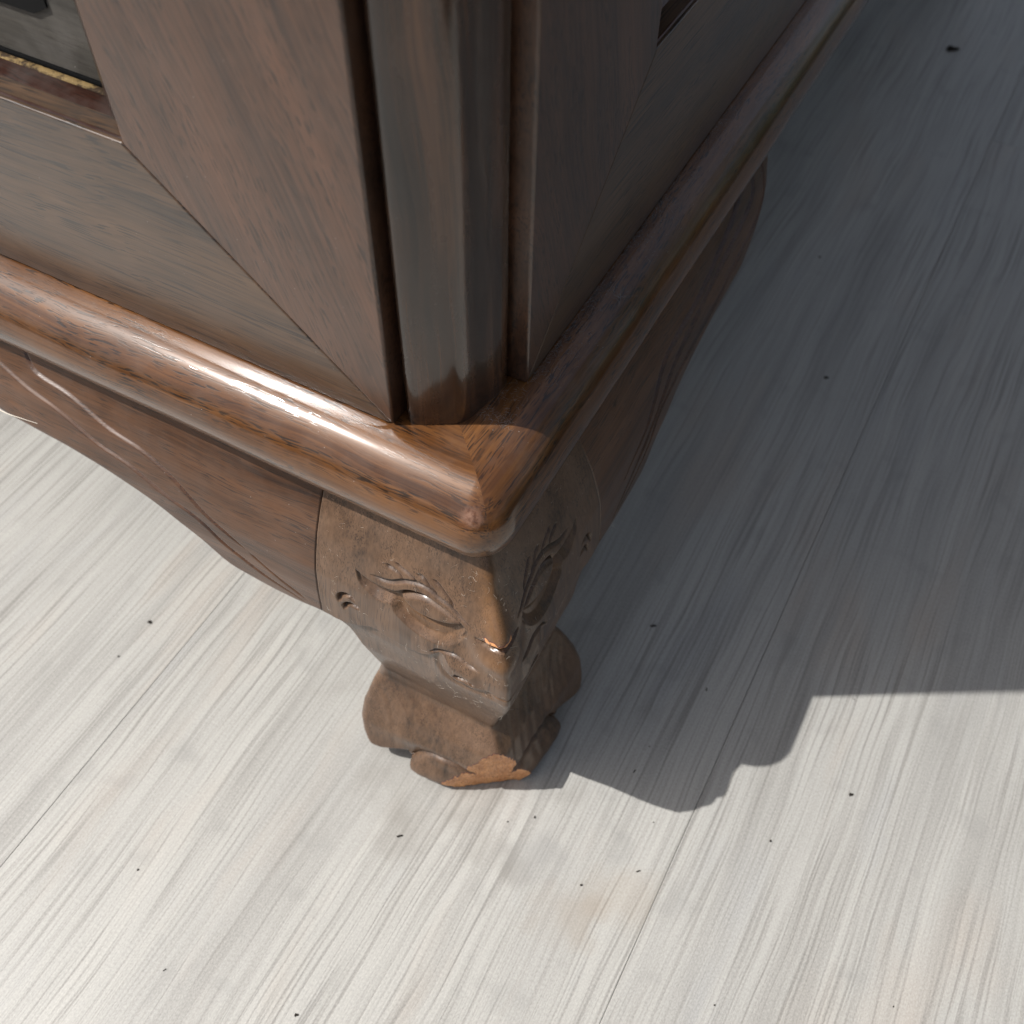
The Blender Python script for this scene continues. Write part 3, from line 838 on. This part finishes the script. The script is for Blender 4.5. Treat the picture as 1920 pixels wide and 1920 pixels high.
# ------------------------------------------------------------------ small things lying about
def crumb_mesh(seed, kind):
    r = np.random.default_rng(seed)
    lx, ly, lz = {'dash': (1.0, 0.26, 0.22), 'dot': (0.62, 0.5, 0.42), 'leaf': (1.0, 0.55, 0.24), 'hair': (1.0, 0.08, 0.07)}[kind]
    nu, nv = 7, 8
    V = []
    for i in range(nu):
        s = i / (nu - 1) * 2 - 1
        rad = math.sqrt(max(0.0, 1 - s ** 4)) * (1.0 if kind != 'leaf' else (1 - 0.5 * s))
        for j in range(nv):
            an = j / nv * 2 * math.pi
            q = rad * (0.75 + 0.5 * r.random())
            V.append((s * lx / 2, math.cos(an) * ly / 2 * q + 0.06 * math.sin(s * 2.5), max(math.sin(an), -0.7) * lz / 2 * q + lz * 0.36))
    F = []
    for i in range(nu - 1):
        for j in range(nv):
            F.append((i * nv + j, (i + 1) * nv + j, (i + 1) * nv + (j + 1) % nv, i * nv + (j + 1) % nv))
    F += [tuple(range(nv)), tuple(range((nu - 1) * nv, nu * nv))[::-1]]
    return V, F

CR = [(-.0243, -.0394, 'dash', 3.0, 0.5, 'dark sliver on the sunlit floor straight below the carved foot'),
      (.0126, -.0123, 'dot', 1.2, 0.2, 'faint speck on the sunlit floor, left of a pair just below the toe shadow'),
      (.0218, -.0051, 'dot', 1.6, 0.9, 'dark speck on the sunlit floor, right of a pair just below the toe shadow'),
      (.0515, -.0209, 'dot', 1.8, 0.3, 'round dark crumb left of the brownish patch on the sunlit floor'),
      (.0697, -.0046, 'dash', 2.2, 0.6, 'thin crumb on the brownish patch of sunlit floor'),
      (.0670, .0172, 'dot', 1.0, 0.0, 'tiny speck just below the lowest lobe of the leg shadow'),
      (.1373, .0695, 'leaf', 2.3, 0.4, 'dark flake on sunlit planks below the long straight shadow edge'),
      (.1134, .0335, 'dot', 1.7, 1.2, 'brown crumb on sunlit planks right of the lobed leg shadow'),
      (.1162, -.0368, 'dot', 1.2, 0.4, 'tiny speck near the bottom edge of the photo, beside the plank seam'),
      (.1769, -.0044, 'dot', 1.1, 0.4, 'tiny speck near the bottom right corner of the photo'),
      (.0634, .0858, 'dash', 2.0, 1.5, 'upright dark crumb in the shade above the rounded shadow lobe'),
      (.1248, .1139, 'hair', 2.4, -0.6, 'fine dark fibre in the shade just above the straight shadow edge'),
      (.0257, .6920, 'leaf', 10.5, 0.25, 'large blurred dark leaf scrap at the far lit patch of floor'),
      (.0127, .4030, 'dot', 2.2, 0.0, 'dark speck in the shade beside the far curve of the side apron'),
      (.0498, .3033, 'leaf', 3.0, 0.2, 'small dark flake in the middle of the shaded floor'),
      (.0284, .1047, 'dash', 3.4, 0.35, 'dark splinter in the shade right of the hind part of the foot'),
      (.0516, .0476, 'dot', 1.0, 0.0, 'tiny dot in the leg shadow, upper of two'),
      (.0505, .0340, 'dash', 1.9, 1.1, 'thin dark crumb in the leg shadow, lower of two'),
      (-.1833, -.0095, 'leaf', 2.6, -0.4, 'dark crumb on the sunlit floor left of the leg, below the front apron'),
      (-.1841, -.0308, 'dot', 1.6, 0.0, 'faint crumb on the sunlit floor, lower left of the front apron'),
      (-.1110, -.1026, 'dot', 1.5, 0.7, 'round dark speck on the sunlit plank at the left'),
      (-.0765, -.1274, 'dash', 1.6, 0.9, 'small crumb on the sunlit plank at the lower left'),
      (-.0222, -.1160, 'leaf', 1.8, 0.3, 'black crumb at the bottom edge of the photo, left of centre')]
for i, (x, y, kind, mm, rz, lab) in enumerate(CR):
    V, F = crumb_mesh(100 + i, kind)
    o = mesh_obj('floor_crumb', np.array(V) * mm * 1e-3, F, M_crumb)
    o.location = (x, y, 0.0); o.rotation_euler = (0, 0, rz)
    tag(o, lab, 'crumb', 'crumbs scattered on the floor')

def fibres(name, pts, nrms, length, rad, mat, curl=0.8, seed=0, segs=4):
    """thin three-sided bent fibres lying on a surface"""
    r = np.random.default_rng(seed)
    V = []; F = []
    for p, nn in zip(pts, nrms):
        nn = nn / np.linalg.norm(nn)
        d = r.normal(size=3); d -= nn * (d @ nn) * 0.75; d /= np.linalg.norm(d)
        s = np.cross(nn, d); s /= np.linalg.norm(s)
        ln = length * (0.35 + 1.1 * r.random())
        q = p + nn * rad * 0.6
        k = r.normal() * curl
        b = len(V)
        for i in range(segs + 1):
            w = rad * (1 - 0.5 * i / segs)
            V += [q + s * w, q - s * w * 0.5 + nn * w, q - s * w * 0.5 - nn * w * 0.6]
            q = q + d * ln / segs
            c, sn = math.cos(k * 1.2 / segs), math.sin(k * 1.2 / segs)
            d, s = d * c + s * sn, s * c - d * sn
            q = q + nn * ln * 0.05 * r.random()
        for i in range(segs):
            for j in range(3):
                F.append((b + i * 3 + j, b + i * 3 + (j + 1) % 3, b + i * 3 + 3 + (j + 1) % 3, b + i * 3 + 3 + j))
    return mesh_obj(name, V, F, mat, smooth=False)

# dust on the carved face
nr, nc = LEGP.shape[:2]
pp = []; nn = []
r = np.random.default_rng(5)
while len(pp) < 300:
    i, j = r.integers(20, 260), r.integers(8, nc - 60)
    t_w = j - nc // 2
    if r.random() > 0.35 + 0.65 * math.exp(-(t_w / 90.0) ** 2): continue
    a, b, c = LEGP[i, j], LEGP[i, j + 2], LEGP[i + 2, j]
    n_ = np.cross(b - a, c - a); n_ /= np.linalg.norm(n_)
    if n_ @ np.array([0.5, -0.8, 0.3]) < 0: n_ = -n_
    pp.append(a + np.array([0, 0, H0])); nn.append(n_)
o = fibres('dust_fibres', pp, nn, 0.0019, 0.000028, M_dustf, 1.4, 3)
tag(o, 'pale dust fibres clinging to the carved monster face', 'dust', kind='stuff')
# grey fluff in the angle between moulding and the shaded side
pp = []; nn = []
for q in range(2600):
    y = 0.034 + 0.40 * r.random() ** 1.6
    x = -0.0165 - abs(r.normal()) * 0.0035 if y > 0.055 else -0.0145 - 0.010 * r.random()
    if y > 0.055: x = max(x, -0.0176)
    if y > 0.055 and r.random() < 0.55: x = -0.0172 + abs(r.normal()) * 0.0040
    d = max(0.0, -x)
    z = math.sqrt(max(0, RB ** 2 - (RB - min(d, RB)) ** 2))
    if r.random() > 0.25 + 0.75 * vnoise(np.array([y * 60.0]), np.array([2.0]), 31)[0] ** 1.5: continue
    pp.append(np.array([x, y, z + H0 + 0.00015])); nn.append(np.array([0.1, 0, 1.0]))
o = fibres('ledge_dust', pp, nn, 0.0022, 0.000026, M_lint, 1.6, 8)
tag(o, 'grey fluffy dust along the moulding on the shaded side', 'dust', kind='stuff')

def tuft(name, centre, nrm, size, n, seed, mat, label):
    r = np.random.default_rng(seed)
    P = [np.array(centre) + r.normal(size=3) * size * np.array([0.5, 0.5, 0.18]) for _ in range(n)]
    o = fibres(name, P, [np.array(nrm) + 0.5 * r.normal(size=3) for _ in range(n)], size * 2.4, 0.000035, mat, 2.6, seed, 8)
    tag(o, label, 'lint')
    return o
tuft('lint_tuft', (-.0104, .1046, RB + H0 - .0008), (0, 0, 1), 0.0026, 16, 41, M_lint, 'curled grey lint tuft on top of the shaded moulding')
tuft('lint_tuft', (.0060, .0800, -.0735 + H0), (1, 0, 0), 0.0018, 12, 42, M_thread, 'pale lint caught on the lower edge of the side apron')

# pale thread hanging across the left end of the front apron
pts = smooth_line([(-.2210, -.0060), (-.2135, -.0066), (-.2065, -.0070), (-.1995, -.0064), (-.1930, -.0052)], 24)
tz = np.interp([p[0] for p in pts], [-.2210, -.2100, -.2000, -.1930], [-.0392, -.0402, -.0395, -.0400])
V = []; F = []
for i, ((x, y), z) in enumerate(zip(pts, tz)):
    w = 0.00030 * (1 - 0.75 * i / len(pts))
    for a in range(5):
        an = a / 5 * 2 * math.pi
        V.append((x, y + w * math.cos(an) - 0.0006, z + H0 + w * math.sin(an)))
for i in range(len(pts) - 1):
    for j in range(5):
        F.append((i * 5 + j, i * 5 + (j + 1) % 5, i * 5 + 5 + (j + 1) % 5, i * 5 + 5 + j))
o = mesh_obj('cobweb_thread', V, F, M_thread)
tag(o, 'pale cobweb thread across the left end of the front apron', 'thread')
